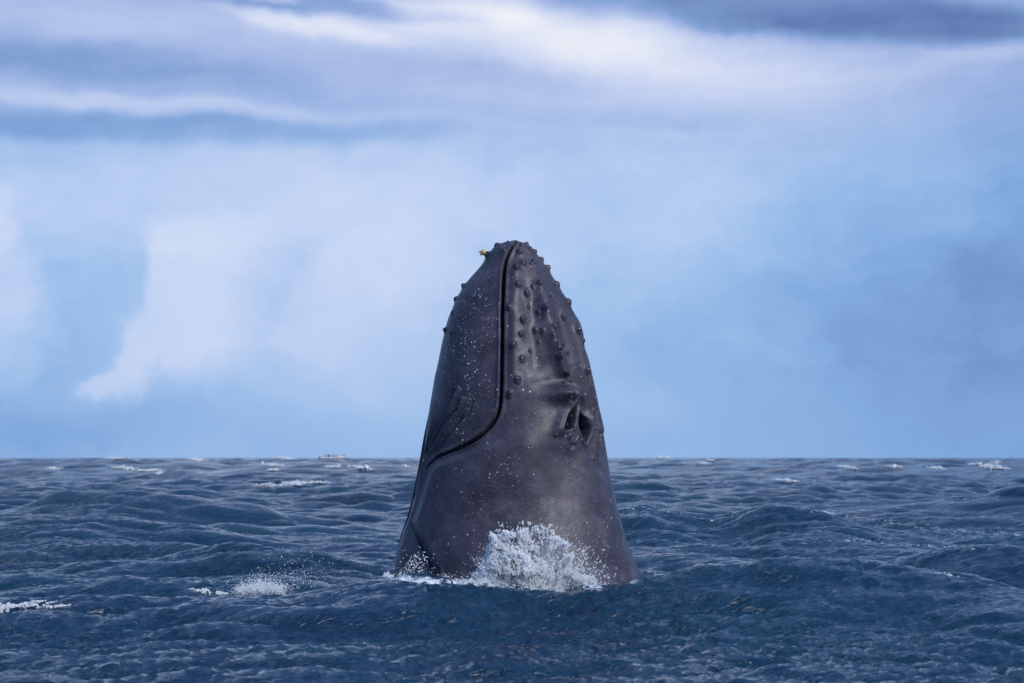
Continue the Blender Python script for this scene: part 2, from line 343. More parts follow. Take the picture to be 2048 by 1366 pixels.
ke = sstep(0, .25, kt) * sstep(1, .75, kt) * FM; kr = ks < 0                     # beyond the crest the far side of the snout falls away
disp -= np.where(kr, .085 * sstep(0, 4, kd) * np.exp(-kd / 16), 0) * ke; disp += np.where(kr, 0, .035 * np.exp(-(kd / 7) ** 2)) * ke
# bank in front of the blowholes and the raised rims
disp += ridge_line([(1050, 800), (1075, 791), (1105, 787), (1130, 788), (1146, 792)], 15, .055, (.8, .1)); disp += G(1128, 792, 28, 17, .15, 4)
disp -= G(1096, 764, 34, 15, .022, -6)
disp += ridge_line([(1132, 756), (1150, 775), (1166, 800), (1180, 830), (1190, 870), (1197, 915), (1202, 960)], 7, .05, (.05, .35))
disp += ridge_line([(1140, 806), (1126, 832), (1116, 862), (1112, 880)], 13, .07, (.1, .4))
disp -= ridge_line([(1168, 790), (1186, 830), (1199, 880), (1206, 930)], 6, .05, (.3, .3))
disp -= ridge_line([(1134, 872), (1142, 884), (1156, 900)], 5, .03, (.4, .4))
disp += ridge_line([(1160, 900), (1178, 930), (1196, 975), (1210, 1040)], 14, .03, (.3, .4))
disp += G(1080, 850, 60, 55, .05) - G(1140, 915, 60, 26, .05, 25) + G(1190, 1040, 60, 70, .05)
# the head swells behind the corner of the mouth and overlaps the throat grooves
EDGE = smooth_poly([(1005, 838), (985, 868), (950, 893), (905, 910), (872, 924), (856, 945), (846, 980), (836, 1012), (826, 1045), (836, 1080), (852, 1112), (868, 1142), (884, 1180)], 5)
ed, et, es = poly_dist(WU, WV, EDGE)
ey = np.array([p_[1] for p_ in EDGE]); ex = np.array([p_[0] for p_ in EDGE])
inside = ((WU > np.interp(WV, ey, ex)) & (WV > 838)) | (WV > 1200)
sd_ = np.where(inside, ed, -ed)
disp += .075 * sstep(-2.5, 20, sd_) * FM * sstep(1260, 1180, WV) * sstep(838, 900, WV) * sstep(170, 60, ed)
# mouth slit: deep and narrow, rolled lips
mw = np.interp(mt, [0, .08, .2, .6, .75, .85, .93, 1], [1.7, 2.7, 3.5, 3.3, 3.3, 2.5, 1.6, .9])
mdep = np.interp(mt, [0, .08, .8, .92, 1], [.06, .15, .15, .09, .015])
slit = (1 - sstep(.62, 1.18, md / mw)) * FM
disp += .016 * np.exp(-((md - mw * 1.9) / 4.0) ** 2) * FM * sstep(1, .9, mt)
disp -= mdep * slit
# crease of the flipper root low on the left
cr = smooth_poly([(822, 1035), (829, 1062), (838, 1082), (852, 1112), (866, 1142), (884, 1180)], 5)
cd_, ct, cs = poly_dist(WU, WV, cr)
crease = (1 - sstep(.4, 1.2, cd_ / np.interp(ct, [0, .25, .6, 1], [.8, 1.6, 3.0, 3.6]))) * FM
disp -= .07 * crease * sstep(0, .4, ct)
# throat grooves
PK = 1.7
PLEATS = [([(917, 772), (908, 796), (897, 819), (866, 869), (853, 900), (842, 940)], 3.4, .024), ([(923, 794), (917, 819), (892, 849), (864, 893), (848, 920), (838, 960)], 3.4, .026),
          ([(934, 829), (912, 858), (886, 893), (866, 918)], 3.4, .022), ([(880, 800), (867, 830), (853, 876), (844, 911), (831, 964), (822, 1005)], 3, .022),
          ([(868, 800), (857, 846), (846, 896), (836, 950), (826, 1000), (812, 1052), (802, 1090), (799, 1140)], 2.4, .02), ([(851, 905), (842, 950), (833, 995), (820, 1040), (811, 1075), (806, 1140)], 2.4, .02),
          ([(950, 800), (944, 818), (930, 846)], 3, .008)]
for pts, w_, dp in PLEATS:
    d, t, s = poly_dist(WU, WV, smooth_poly(pts, 5))
    e_ = sstep(0, .18, t) * sstep(1, .8, t) * FM
    dp *= PK; disp -= dp * 1.25 * np.exp(-(d / (w_ * .45)) ** 2) * e_; disp -= dp * .75 * np.tanh(s * d / 1.6) * np.exp(-(d / 7.5) ** 1.5) * e_
# blowholes
def inpoly(pts):
    r_ = np.zeros(WU.shape, bool); n = len(pts)
    for i in range(n):
        (x0, y0), (x1, y1) = pts[i], pts[(i + 1) % n]
        c = ((y0 > WV) != (y1 > WV)) & (WU < (x1 - x0) * (WV - y0) / (y1 - y0 + 1e-9) + x0); r_ ^= c
    return r_
HOLES = [[(1150, 808), (1140, 817), (1132, 830), (1127, 848), (1124, 863), (1134, 861), (1143, 856), (1147, 836)],
         [(1159.5, 819), (1157, 836), (1158, 855), (1164, 872), (1172, 887), (1177, 870), (1177, 856), (1171, 836)],
         [(1151, 858), (1145, 866), (1143, 876), (1149, 883), (1154, 872)]]
hole_masks = []
HOLES = [[(sum(q_[0] for q_ in h_) / len(h_) + (x_ - sum(q_[0] for q_ in h_) / len(h_)) * 1.16, y_) for x_, y_ in h_] for h_ in HOLES]
for hp, dp in zip(HOLES, (.26, .26, .0)):
    ring = hp + [hp[0]]; d, t, s = poly_dist(WU, WV, ring); ins = inpoly(hp) & FM
    sd2 = np.where(ins, d, -d); m_ = sstep(-1.0, 2.6, sd2) * FM; hole_masks.append(m_ > .22)
    disp -= dp * m_; disp += .010 * np.exp(-((sd2 + 3.2) / 2.4) ** 2) * FM
disp += ridge_line([(1152, 806), (1150, 830), (1150, 850), (1143, 862)], 2.0, .014, (.1, .1))
disp += ridge_line([(1155, 808), (1155, 830), (1157, 852), (1166, 880), (1176, 905)], 2.2, .018, (.1, .2))
# tubercles
TUB = [(994, 490, 6.6), (1016, 485, 4), (1007, 501, 6), (977, 509, 6.6), (931, 573, 5), (916, 599, 5), (958, 594, 4.4), (910, 627, 4.2), (895, 660, 4.2), (908, 666, 4),
       (1043, 491, 5), (1053, 489, 4), (1038, 504, 6), (1059, 500, 4.6), (1069, 503, 4.6), (1082, 519, 5.6), (1066, 524, 5.6), (1045, 528, 6), (1033, 538, 7), (1094, 536, 6), (1036, 572, 6.5),
       (1077, 567, 6), (1066, 572, 4), (1054, 585, 6.5), (1114, 568, 6.5), (1136, 603, 7), (1017, 615, 6.6), (1086, 616, 6), (1130, 630, 7), (1046, 638, 6.5), (1072, 658, 6), (1084, 660, 6), (1104, 655, 6.5), (1099, 672, 6.5),
       (1150, 661, 7), (1042, 668, 5.5), (1026, 691, 7), (1111, 690, 5), (1126, 686, 7), (1161, 684, 5.5), (1044, 717, 6.5), (1111, 715, 6), (1035, 759, 7), (1020, 788, 7), (1130, 751, 6), (1170, 741, 6.5), (1183, 774, 5.5), (1191, 819, 6), (1207, 874, 6), (1107, 873, 3), (1187, 916, 4), (1076, 622, 3.4), (1061, 529, 3.2), (1079, 682, 3.4), (1112, 700, 4), (1125, 767, 4.4), (1058, 610, 3.6), (1118, 640, 4), (1060, 700, 3.2), (1100, 590, 3.6), (1140, 700, 4)]
PC = WP + WN * disp[..., None]
vis = (K > -.02)
tub_sets = []
fl = WP.reshape(-1, 3); flu = np.where(vis, WU, 1e6).ravel(); flv = WV.ravel()
for k_, (tu, tv, tr) in enumerate(TUB):
    i = int(np.argmin((flu - tu) ** 2 + (flv - tv) ** 2)); c0 = fl[i]; r_ = tr * PXM * .93
    box = np.where((np.abs(WP[..., 0] - c0[0]) < r_ * 6) & (np.abs(WP[..., 1] - c0[1]) < r_ * 6) & (np.abs(WP[..., 2] - c0[2]) < r_ * 8))
    q_ = WP[box] - c0; dz = q_[:, 2]; lat = np.hypot(q_[:, 0], q_[:, 1])
    d = np.sqrt(lat ** 2 + dz ** 2) / r_
    tail = np.sqrt((lat / 1.25) ** 2 + (np.where(dz < 0, dz / 3.8, dz / 1.3)) ** 2) / r_
    Hh = r_ * random.uniform(.7, 1.2); d = d / random.uniform(.85, 1.12) * (1 + .12 * np.sin(np.arctan2(dz, q_[:, 0]) * 2 + k_))
    dk = np.sqrt(lat ** 2 + np.where(dz < 0, dz / 1.7, dz / 1.0) ** 2) / r_; knob = np.clip(1 - (dk / 1.12) ** 2, 0, None) ** .9
    disp[box] += Hh * (.78 * knob + .42 * np.exp(-tail ** 2) + .15 * np.exp(-(d / 2.4) ** 2))
    tub_sets.append((box, d))
rn = np.random.default_rng(2)                                  # gentle unevenness of the skin
for _ in range(60):
    kx, kz = rn.normal(0, 5), rn.normal(0, 2.5); disp += .0011 * np.sin(WP[..., 0] * kx + WP[..., 2] * kz + WP[..., 1] * rn.normal(0, 4) + rn.uniform(0, 6.3))
BODY = WP + WN * disp[..., None]
NF = normals(BODY)
wh = bpy.data.objects.new('whale', None); C.objects.link(wh); wh.location = (float(wc[300]), D, 0.0); wh.empty_display_size = .5
tag(wh, 'dark grey humpback whale spyhopping with its knobbly head upright out of the waves', 'whale')
ORG = np.array(wh.location)
bf = grid_faces(len(vr), wn, True)
body_me = grid_mesh('body', (BODY - ORG).reshape(-1, 3), bf)
bm = bmesh.new(); bm.from_mesh(body_me); bm.verts.ensure_lookup_table()
bm.faces.new([bm.verts[i] for i in range(wn)]); bm.faces.new([bm.verts[(len(vr) - 1) * wn + i] for i in reversed(range(wn))])
bmesh.ops.recalc_face_normals(bm, faces=bm.faces); bm.to_mesh(body_me); bm.free()
for pl in body_me.polygons: pl.use_smooth = True
# where barnacle scars and clinging drops whiten the skin
speck = 1.0 * np.exp(-((WU - 945) / 55) ** 2 - ((WV - 730) / 150) ** 2) * jaw + .9 * np.exp(-((WU - 885) / 22) ** 2 - ((WV - 720) / 110) ** 2) * jaw
speck = np.maximum(speck, .4 * np.exp(-((WU - 985) / 110) ** 2 - ((WV - 960) / 80) ** 2) * inside)
speck = np.maximum(speck, .13) * FM
attr(body_me, 'speck', speck)
attr(body_me, 'sheen_paint', np.clip(G(1070, 600, 16, 90, 1.0) + G(1085, 740, 40, 60, .6), 0, 1))  # two patches where the bluish sheen on the snout is painted into the skin

sm, w, p = material('whale_skin')
oc = w.n('ShaderNodeTexCoord').outputs['Object']
def stretched(rot, scl):
    m0_ = w.n('ShaderNodeMapping'); w.put(m0_.inputs[0], oc); m0_.inputs['Rotation'].default_value = rot
    mp_ = w.n('ShaderNodeMapping'); w.put(mp_.inputs[0], m0_.outputs[0]); mp_.inputs['Scale'].default_value = scl; return mp_.outputs[0]
mott = w.noise(oc, 3.2, 5, .6); mot2 = w.noise(stretched((0, R(-28), 0), (3, 3, 14)), 3.0, 4, .6)
col = w.ramp(w.m('ADD', w.m('MULTIPLY', mott, .65), w.m('MULTIPLY', mot2, .35)), [(.34, (.022, .019, .032)), (.50, (.044, .038, .060)), (.68, (.086, .077, .108))])
vor = w.n('ShaderNodeTexVoronoi', feature='F1'); w.put(vor.inputs['Vector'], w.comb(0, 0)); 
wob = w.n('ShaderNodeTexNoise'); w.put(wob.inputs['Vector'], oc); wob.inputs['Scale'].default_value = 30
vadd = w.n('ShaderNodeVectorMath', operation='MULTIPLY_ADD'); w.put(vadd.inputs[0], wob.outputs['Color']); vadd.inputs[1].default_value = (.035, .035, .035); w.put(vadd.inputs[2], oc)
w.put(vor.inputs['Vector'], vadd.outputs[0]); vor.inputs['Scale'].default_value = 21
vs = w.n('ShaderNodeSeparateColor'); w.put(vs.inputs[0], vor.outputs['Color'])
sa = w.n('ShaderNodeAttribute', attribute_name='speck').outputs['Fac']
size = w.m('MULTIPLY_ADD', vs.outputs[0], .20, .09)
chosen = w.m('LESS_THAN', vs.outputs[1], w.m('MULTIPLY', sa, 1.1))
dot = w.mr(vor.outputs['Distance'], size, w.m('MULTIPLY', size, .55))
ring = w.m('MULTIPLY', w.mr(w.m('ABSOLUTE', w.m('SUBTRACT', vor.outputs['Distance'], .25)), .07, .025), w.m('MULTIPLY', w.m('GREATER_THAN', vs.outputs[2], .66), w.mr(w.noise(oc, 42, 2, .5), .50, .60)))
sp1 = w.m('MULTIPLY', w.m('MAXIMUM', w.m('MULTIPLY', dot, w.m('LESS_THAN', vs.outputs[2], .7)), ring), chosen)
vor2 = w.n('ShaderNodeTexVoronoi', feature='F1'); w.put(vor2.inputs['Vector'], oc); vor2.inputs['Scale'].default_value = 42
v2 = w.n('ShaderNodeSeparateColor'); w.put(v2.inputs[0], vor2.outputs['Color'])
sp2 = w.m('MULTIPLY', w.mr(vor2.outputs['Distance'], .24, .10), w.m('LESS_THAN', v2.outputs[0], w.m('MULTIPLY', sa, .5)))
spk = w.m('MULTIPLY', w.m('MAXIMUM', sp1, w.m('MULTIPLY', sp2, .8)), w.mr(w.noise(oc, 2.6, 2, .5), .38, .52))
col = w.mix(w.m('MULTIPLY', spk, .95), col, (.75, .73, .77))
sl = w.m('ABSOLUTE', w.m('SUBTRACT', w.noise(stretched((0, R(25), 0), (1.6, 1.6, .5)), 2.4, 3, .5, .6), .5)); sl2 = w.m('ABSOLUTE', w.m('SUBTRACT', w.noise(stretched((0, R(-40), R(20)), (2.2, 2.2, .6)), 2.0, 3, .5, .4), .5))
scar = w.m('MULTIPLY', w.m('MAXIMUM', w.mr(sl, .006, .002), w.mr(sl2, .005, .0015)), w.mr(w.noise(oc, 3.0, 3, .6), .52, .62))
col = w.mix(w.m('MULTIPLY', scar, .35), col, (.26, .25, .28))
sc = w.n('ShaderNodeAttribute', attribute_name='sheen_paint').outputs['Fac']
scr = w.mr(w.noise(stretched((0, R(12), 0), (34, 34, 3)), 2.0, 5, .7), .48, .72)
col = w.mix(w.m('MULTIPLY', w.m('MULTIPLY', scr, sc), .55), col, (.20, .21, .25))
w.put(p.inputs['Base Color'], col)
wet = w.noise(stretched((0, R(-15), 0), (6, 6, 2)), 2.2, 4, .6)
w.put(p.inputs['Roughness'], w.mr(wet, .3, .7, .36, .56, 'LINEAR')); p.inputs['IOR'].default_value = 1.42; p.inputs['Coat Weight'].default_value = .18; p.inputs['Coat Roughness'].default_value = .30; p.inputs['Coat IOR'].default_value = 1.33
wr1 = w.noise(stretched((0, R(-32), 0), (9, 9, 34)), 2.0, 5, .65, .5); wr2 = w.noise(oc, 60, 3, .6); wr3 = w.noise(stretched((0, R(35), 0), (4, 4, 20)), 1.6, 4, .6, .8)
hg = w.m('ADD', w.m('MULTIPLY', wr1, .0022), w.m('ADD', w.m('MULTIPLY', wr2, .0026), w.m('ADD', w.m('MULTIPLY', w.m('MULTIPLY', wr3, w.mr(w.noise(oc, 1.3, 3, .5), .42, .62)), .012), w.m('MULTIPLY', spk, .006))))
bp = w.n('ShaderNodeBump'); bp.inputs['Strength'].default_value = .8; bp.inputs['Distance'].default_value = 1.0; w.put(bp.inputs['Height'], hg); w.put(p.inputs['Normal'], bp.outputs[0])
body = mesh_obj('body', body_me, sm, wh)
tm, w, p = material('tubercle_skin'); w.put(p.inputs['Base Color'], w.ramp(w.noise(w.n('ShaderNodeTexCoord').outputs['Object'], 25, 3), [(.35, (.018, .015, .023)), (.65, (.044, .038, .054))])); p.inputs['Roughness'].default_value = .26
dm, w, p = material('near_black_lining'); w.put(p.inputs['Base Color'], w.ramp(w.noise(w.n('ShaderNodeTexCoord').outputs['Object'], 20, 3), [(.3, (.004, .004, .005)), (.7, (.009, .008, .010))])); p.inputs['Roughness'].default_value = .7; p.inputs['IOR'].default_value = 1.25  # near-black colour for the lining of the mouth slit and blowholes
fmask = lambda M: bf[M.ravel()[bf].all(1)][:, ::-1]
def lining(name, M, off, mat):
    """a skin laid over part of the body, with the body's own normals"""
    fs = fmask(M)
    if not len(fs): return None
    ids, inv = np.unique(fs, return_inverse=True); inv = inv.reshape(fs.shape)
    Pn = (BODY + NF * off).reshape(-1, 3)[ids] - ORG
    me = grid_mesh(name, Pn, inv); me.normals_split_custom_set_from_vertices([tuple(q_) for q_ in NF.reshape(-1, 3)[ids]])
    if name == 'tubercle': attr(me, 'speck', 0 * Pn[:, 0]); attr(me, 'sheen_paint', 0 * Pn[:, 0])
    return mesh_obj(name, me, mat, wh)
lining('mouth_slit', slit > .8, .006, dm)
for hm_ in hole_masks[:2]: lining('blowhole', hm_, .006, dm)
for box, d in tub_sets:
    M = np.zeros(WU.shape, bool); M[box] = d < .85
    lining('tubercle', M, .0012, tm)

# barnacle on the chin knob
def rounded(name, pts_r, mat, parent, loc, axis, seg=14):
    """a lathe along axis: pts_r = [(along, radius)]"""
    zq = Vector(axis).to_track_quat('Z', 'Y'); vs_, fs_ = [], []
    for a_, r_ in pts_r:
        for i in range(seg):
            t_ = 2 * math.pi * i / seg; k2 = 1 + .12 * math.sin(t_ * 6)
            vs_.append(tuple(zq @ Vector((math.cos(t_) * r_ * k2, math.sin(t_) * r_ * k2, a_)) + Vector(loc)))
    n = len(pts_r); fs_ = [(i * seg + j, i * seg + (j + 1) % seg, (i + 1) * seg + (j + 1) % seg, (i + 1) * seg + j) for i in range(n - 1) for j in range(seg)]
    fs_ += [tuple(range(seg))[::-1], tuple((n - 1) * seg + j for j in range(seg))]
    me = bpy.data.meshes.new(name); me.from_pydata(vs_, [], fs_)
    for pl in me.polygons: pl.use_smooth = True
    return mesh_obj(name, me, mat, parent)
bmt, w, p = material('barnacle_shell'); w.put(p.inputs['Base Color'], w.ramp(w.noise(w.n('ShaderNodeTexCoord').outputs['Object'], 60, 3), [(.35, (.42, .26, .07)), (.65, (.75, .60, .28))])); p.inputs['Roughness'].default_value = .6
bdk, w, p = material('barnacle_cirri'); w.put(p.inputs['Base Color'], w.ramp(w.noise(w.n('ShaderNodeTexCoord').outputs['Object'], 50, 2), [(.4, (.10, .05, .02)), (.6, (.32, .18, .07))])); p.inputs['Roughness'].default_value = .6
kb = int(np.argmin((flu - 977) ** 2 + (flv - 509) ** 2)); kp = BODY.reshape(-1, 3)[kb] - ORG; kn = NF.reshape(-1, 3)[kb] * np.array([1, .4, .3]); kn = kn / np.linalg.norm(kn)
bax = Vector((-.95, -.25, -.12)).normalized()
bar = rounded('barnacle', [(-.012, .030), (.0, .036), (.015, .037), (.03, .031), (.042, .021), (.047, .010)], bmt, wh, kp + np.array(bax) * .012, bax)
for i in range(9):
    a_ = 2 * math.pi * i / 9; dirv = (bax * .7 + Vector((0, math.cos(a_) * .7, math.sin(a_) * .7 - .45))).normalized(); ln = random.uniform(.03, .06)
    rounded('cirrus', [(0, .006), (ln * .5, .0045), (ln, .002)], bdk, bar, kp + np.array(bax) * .045 + np.array([0, math.cos(a_) * .012, math.sin(a_) * .012]), dirv, 6)

# ------------------------------------------------------------------ spray, foam
fw, w, p = material('white_foam')
w.put(p.inputs['Base Color'], w.ramp(w.noise(w.n('ShaderNodeNewGeometry').outputs['Position'], 14, 3), [(.3, (.84, .88, .92)), (.65, (.95, .96, .97))])); p.inputs['Roughness'].default_value = .35
tr = w.n('ShaderNodeBsdfTranslucent'); tr.inputs[0].default_value = (.96, .97, .98, 1); mx_ = w.n('ShaderNodeMixShader'); mx_.inputs[0].default_value = .33
w.t.links.new(p.outputs[0], mx_.inputs[1]); w.t.links.new(tr.outputs[0], mx_.inputs[2]); w.t.links.new(mx_.outputs[0], w.t.nodes['Material Output'].inputs[0])
def drops_tree():
    g = bpy.data.node_groups.new('drops', 'GeometryNodeTree')
    g.interface.new_socket('Geometry', in_out='INPUT', socket_type='NodeSocketGeometry'); g.interface.new_socket('Geometry', in_out='OUTPUT', socket_type='NodeSocketGeometry')
    N_ = g.nodes.new; L_ = g.links.new
    gi, go = N_('NodeGroupInput'), N_('NodeGroupOutput'); ic = N_('GeometryNodeMeshIcoSphere'); ic.inputs['Radius'].default_value = 1; ic.inputs['Subdivisions'].default_value = 2
    ss = N_('GeometryNodeSetShadeSmooth'); L_(ic.outputs[0], ss.inputs[0])
    smt = N_('GeometryNodeSetMaterial'); smt.inputs['Material'].default_value = fw; L_(ss.outputs[0], smt.inputs[0])
    ip = N_('GeometryNodeInstanceOnPoints'); L_(gi.outputs[0], ip.inputs['Points']); L_(smt.outputs[0], ip.inputs['Instance'])
    def na(nm, typ):
        a_ = N_('GeometryNodeInputNamedAttribute'); a_.data_type = typ; a_.inputs['Name'].default_value = nm; return a_.outputs['Attribute']
    L_(na('turn', 'FLOAT_VECTOR'), ip.inputs['Rotation']); L_(na('size', 'FLOAT_VECTOR'), ip.inputs['Scale']); L_(ip.outputs[0], go.inputs[0]); return g
DROPS = drops_tree()
def spray(name, P, rad, label, cat=None, group=None, kind='stuff', aniso=.35, turn=None, stretch=None):
    P = np.asarray(P); o0 = P.mean(0); o0[2] = P[:, 2].min()
    me = bpy.data.meshes.new(name); me.vertices.add(len(P)); me.vertices.foreach_set('co', (P - o0).astype(np.float32).ravel())
    sz = np.asarray(rad)[:, None] * np.exp(RNG.normal(0, aniso, (len(P), 3)))
    if stretch is not None: sz[:, 2] *= stretch
    rt = RNG.uniform(0, 6.283, (len(P), 3)) if turn is None else np.stack([0 * turn, turn, 0 * turn], -1)
    a_ = me.attributes.new('turn', 'FLOAT_VECTOR', 'POINT'); a_.data.foreach_set('vector', rt.astype(np.float32).ravel())
    a_ = me.attributes.new('size', 'FLOAT_VECTOR', 'POINT'); a_.data.foreach_set('vector', sz.astype(np.float32).ravel())
    me.materials.append(fw); o = mesh_obj(name, me); o.location = o0
    md_ = o.modifiers.new('drops', 'NODES'); md_.node_group = DROPS
    return tag(o, label, cat, group, kind)
def px_cloud(u, v, Y):
    return at(np.asarray(u, float), np.asarray(v, float), np.asarray(Y, float))
# main splash: many small jets thrown up from the waterline
U_, V_, Y_, Q_ = [], [], [], []
def jets(n, x0, x1, vb, hmax, Y0_, per, lean=0.0, size=(.006, .012), spread=3.0):
    for _ in range(n):
        bx = RNG.uniform(x0, x1); e = 1 - ((bx - (x0 + x1) / 2) / ((x1 - x0) / 2)) ** 2
        hgt = hmax * (.25 + .75 * max(e, 0) ** .6) * RNG.uniform(.3, 1.08) * (.72 + .20 * math.sin(bx * .085 + 1) + .14 * math.sin(bx * .21)); ln = (bx - (x0 + x1) / 2) * .28 + RNG.normal(0, 14) + lean; k = int(per * (.4 + hgt / hmax)); yy = Y0_ + RNG.uniform(-.45, .35)
        t = RNG.beta(1.0, 1.25, k); thick = spread * (.5 + 2.2 * t)
        U_.append(bx + ln * t + RNG.normal(0, 1, k) * thick); V_.append(vb - hgt * (t * 1.25 - .25 * t * t) + RNG.normal(0, 1, k) * thick)
        Y_.append(yy - .25 * t + RNG.normal(0, .04, k)); Q_.append(RNG.uniform(*size, k) * np.where(RNG.random(k) < .12, 1.35, 1) * (1.25 - .7 * t))
def turb(N, p_, seed):
    r = np.random.default_rng(seed); k1 = np.fft.fftfreq(N) * N; kk = np.hypot(*np.meshgrid(k1, k1)); kk[0, 0] = 1e9
    t_ = np.fft.ifft2(kk ** -p_ * np.exp(1j * r.uniform(0, 6.283, (N, N)))).real; return (t_ - t_.mean()) / t_.std()
TA, TB = turb(256, 1.25, 5), turb(256, 1.6, 6)
n = 900000                                                       # torn sheets: drops kept where a turbulent field is high
u = RNG.uniform(940, 1215, n); v = RNG.uniform(1045, 1192, n)
top = np.interp(u, [945, 958, 966, 986, 1000, 1030, 1060, 1085, 1110, 1130, 1150, 1175, 1200], [1172, 1152, 1130, 1082, 1070, 1072, 1064, 1072, 1066, 1086, 1116, 1146, 1174])
a_ = np.arctan2(u - 1065, 1225 - v); r_ = np.hypot(u - 1065, 1225 - v)
f1 = TA[(a_ * 95).astype(int) % 256, (r_ * .9).astype(int) % 256]; f2 = TB[(u * 1.3).astype(int) % 256, (v * 1.3).astype(int) % 256]
dep = (v - top) / 70.0                                           # 0 at the ragged top, 1 well inside
keep = RNG.random(n) < np.clip(.36 * sstep(-.95, 1.2, f1 * 1.0 + f2 * .55 + np.clip(dep, -1.2, 1.3) * 1.6 - .45), 0, 1) * sstep(-.55, .05, dep)
u, v, f1, f2, dep = u[keep], v[keep], f1[keep], f2[keep], dep[keep]; k = len(u)
U_.append(u + RNG.normal(0, .8, k)); V_.append(v + RNG.normal(0, .8, k)); Y_.append(29.72 - .07 * f2 - .04 * f1 + RNG.normal(0, .06, k))
Q_.append(np.minimum(np.exp(RNG.normal(math.log(.0031), .45, k)), .0075) * (1 + .35 * np.clip(dep, 0, 1)))
jets(70, 968, 1150, 1150, 88, 29.7, 70, 0, (.0018, .0042), 1.1)
k = 1300                                                         # loose drops round the burst
t = RNG.uniform(0, math.pi, k); rad = 1 + np.abs(RNG.normal(0, .20, k)) - .15
U_.append(1072 + 112 * np.cos(t) * rad); V_.append(1178 - 104 * np.sin(t) * rad); Y_.append(RNG.uniform(29.3, 30, k)); Q_.append(np.exp(RNG.normal(math.log(.003), .4, k)))
k = 800
U_.append(RNG.uniform(1090, 1215, k) + RNG.normal(0, 12, k)); V_.append(1172 - np.abs(RNG.normal(0, 34, k))); Y_.append(RNG.uniform(29.3, 29.9, k)); Q_.append(np.exp(RNG.normal(math.log(.003), .4, k)))
u, v = np.concatenate(U_), np.concatenate(V_); sa_ = np.arctan2(u - 1068, 1235 - v) + RNG.normal(0, .25, len(u))
spray('splash', px_cloud(u, v, np.concatenate(Y_)), np.concatenate(Q_), turn=sa_, stretch=RNG.uniform(1, 3.2, len(u)), label= 'white burst of spray thrown up against the lower body of the whale', cat='splash')
U_, V_, Y_, Q_ = [], [], [], []
jets(120, 795, 885, 1172, 30, 29.4, 60, 0, (.0025, .0065), 2.5); jets(120, 870, 985, 1176, 24, 29.3, 60, 0, (.0025, .0065), 2.5)
k = 150; U_.append(RNG.normal(832, 14, k)); V_.append(RNG.normal(1128, 11, k)); Y_.append(np.full(k, 29.9)); Q_.append(RNG.uniform(.003, .008, k))
spray('foam', px_cloud(np.concatenate(U_), np.concatenate(V_), np.concatenate(Y_)), np.concatenate(Q_), 'low churned foam along the waterline below the throat of the whale', 'foam')
U_, V_, Y_, Q_ = [], [], [], []
jets(110, 482, 560, 1184, 26, 30.0, 44, 0, (.003, .0075), 4)
k = 380; U_.append(RNG.normal(580, 42, k)); V_.append(1182 - np.abs(RNG.normal(0, 32, k)) - np.clip((U_[-1] - 560) * .12, 0, 30)); Y_.append(RNG.uniform(29.2, 31, k)); Q_.append(RNG.uniform(.002, .006, k))
spray('spray', px_cloud(np.concatenate(U_), np.concatenate(V_), np.concatenate(Y_)), np.concatenate(Q_), 'loose drops of spray in front of the wave beside the whale', 'spray')
# whitecaps: px, py, half width px, height px, lean of the peak, label
CAPS = [(252, 937, 20, 8, .2, 'short whitecap rolling between two dark waves'), (305, 941, 22, 5, -.3, 'thin broken whitecap trailing a short white crest'), (395, 920, 16, 6, 0, 'small whitecap close under the horizon'),
        (570, 917, 16, 7, .1, 'small whitecap breaking just below the distant boat'), (724, 936, 20, 8, .2, 'blurred whitecap between the distant boat and the whale'), (585, 968, 58, 12, -.1, 'long low whitecap with a thinning tail, well below the distant boat'),
        (1692, 935, 16, 9, .1, 'small round whitecap on the open sea'), (1976, 934, 32, 15, .35, 'largest far whitecap, a white heap on the sea'), (1570, 961, 20, 8, 0, 'whitecap breaking beyond the rounded swell'), (1785, 933, 14, 5, 0, 'faint low whitecap near the horizon'),
        (40, 1216, 60, 30, -.6, 'near whitecap spilling down a dark wave face'), (112, 1214, 26, 9, -.4, 'thin tail of foam beside the near spilling whitecap'), (420, 1184, 34, 18, .1, 'bubbling crest of foam on a near dark ridge'), (1890, 1150, 18, 12, .1, 'tiny splash on a near wave crest'),
        (1640, 1026, 22, 8, .2, 'lit breaking tip of a wave beyond the rounded swell'), (110, 937, 14, 4, 0, 'faint low whitecap near the horizon'), (545, 930, 20, 5, 0, 'faint low whitecap near the horizon'), (1330, 915, 12, 4, 0, 'faint low whitecap near the horizon'), (1870, 936, 14, 4, 0, 'faint low whitecap near the horizon')]
for q_ in range(8):
    CAPS.append((random.choice((random.uniform(0, 820), random.uniform(1230, 2048))), random.uniform(916, 950), random.uniform(6, 16), random.uniform(2, 4), random.uniform(-.4, .4), 'faint low whitecap near the horizon'))
colu = 1024 + F * np.tan(th[:NC]) / cp
VISV = np.minimum.accumulate(SV[:, :NC], 0); OKV = (SV[:, :NC] <= VISV + .01) & (rr[:, None] > 15)
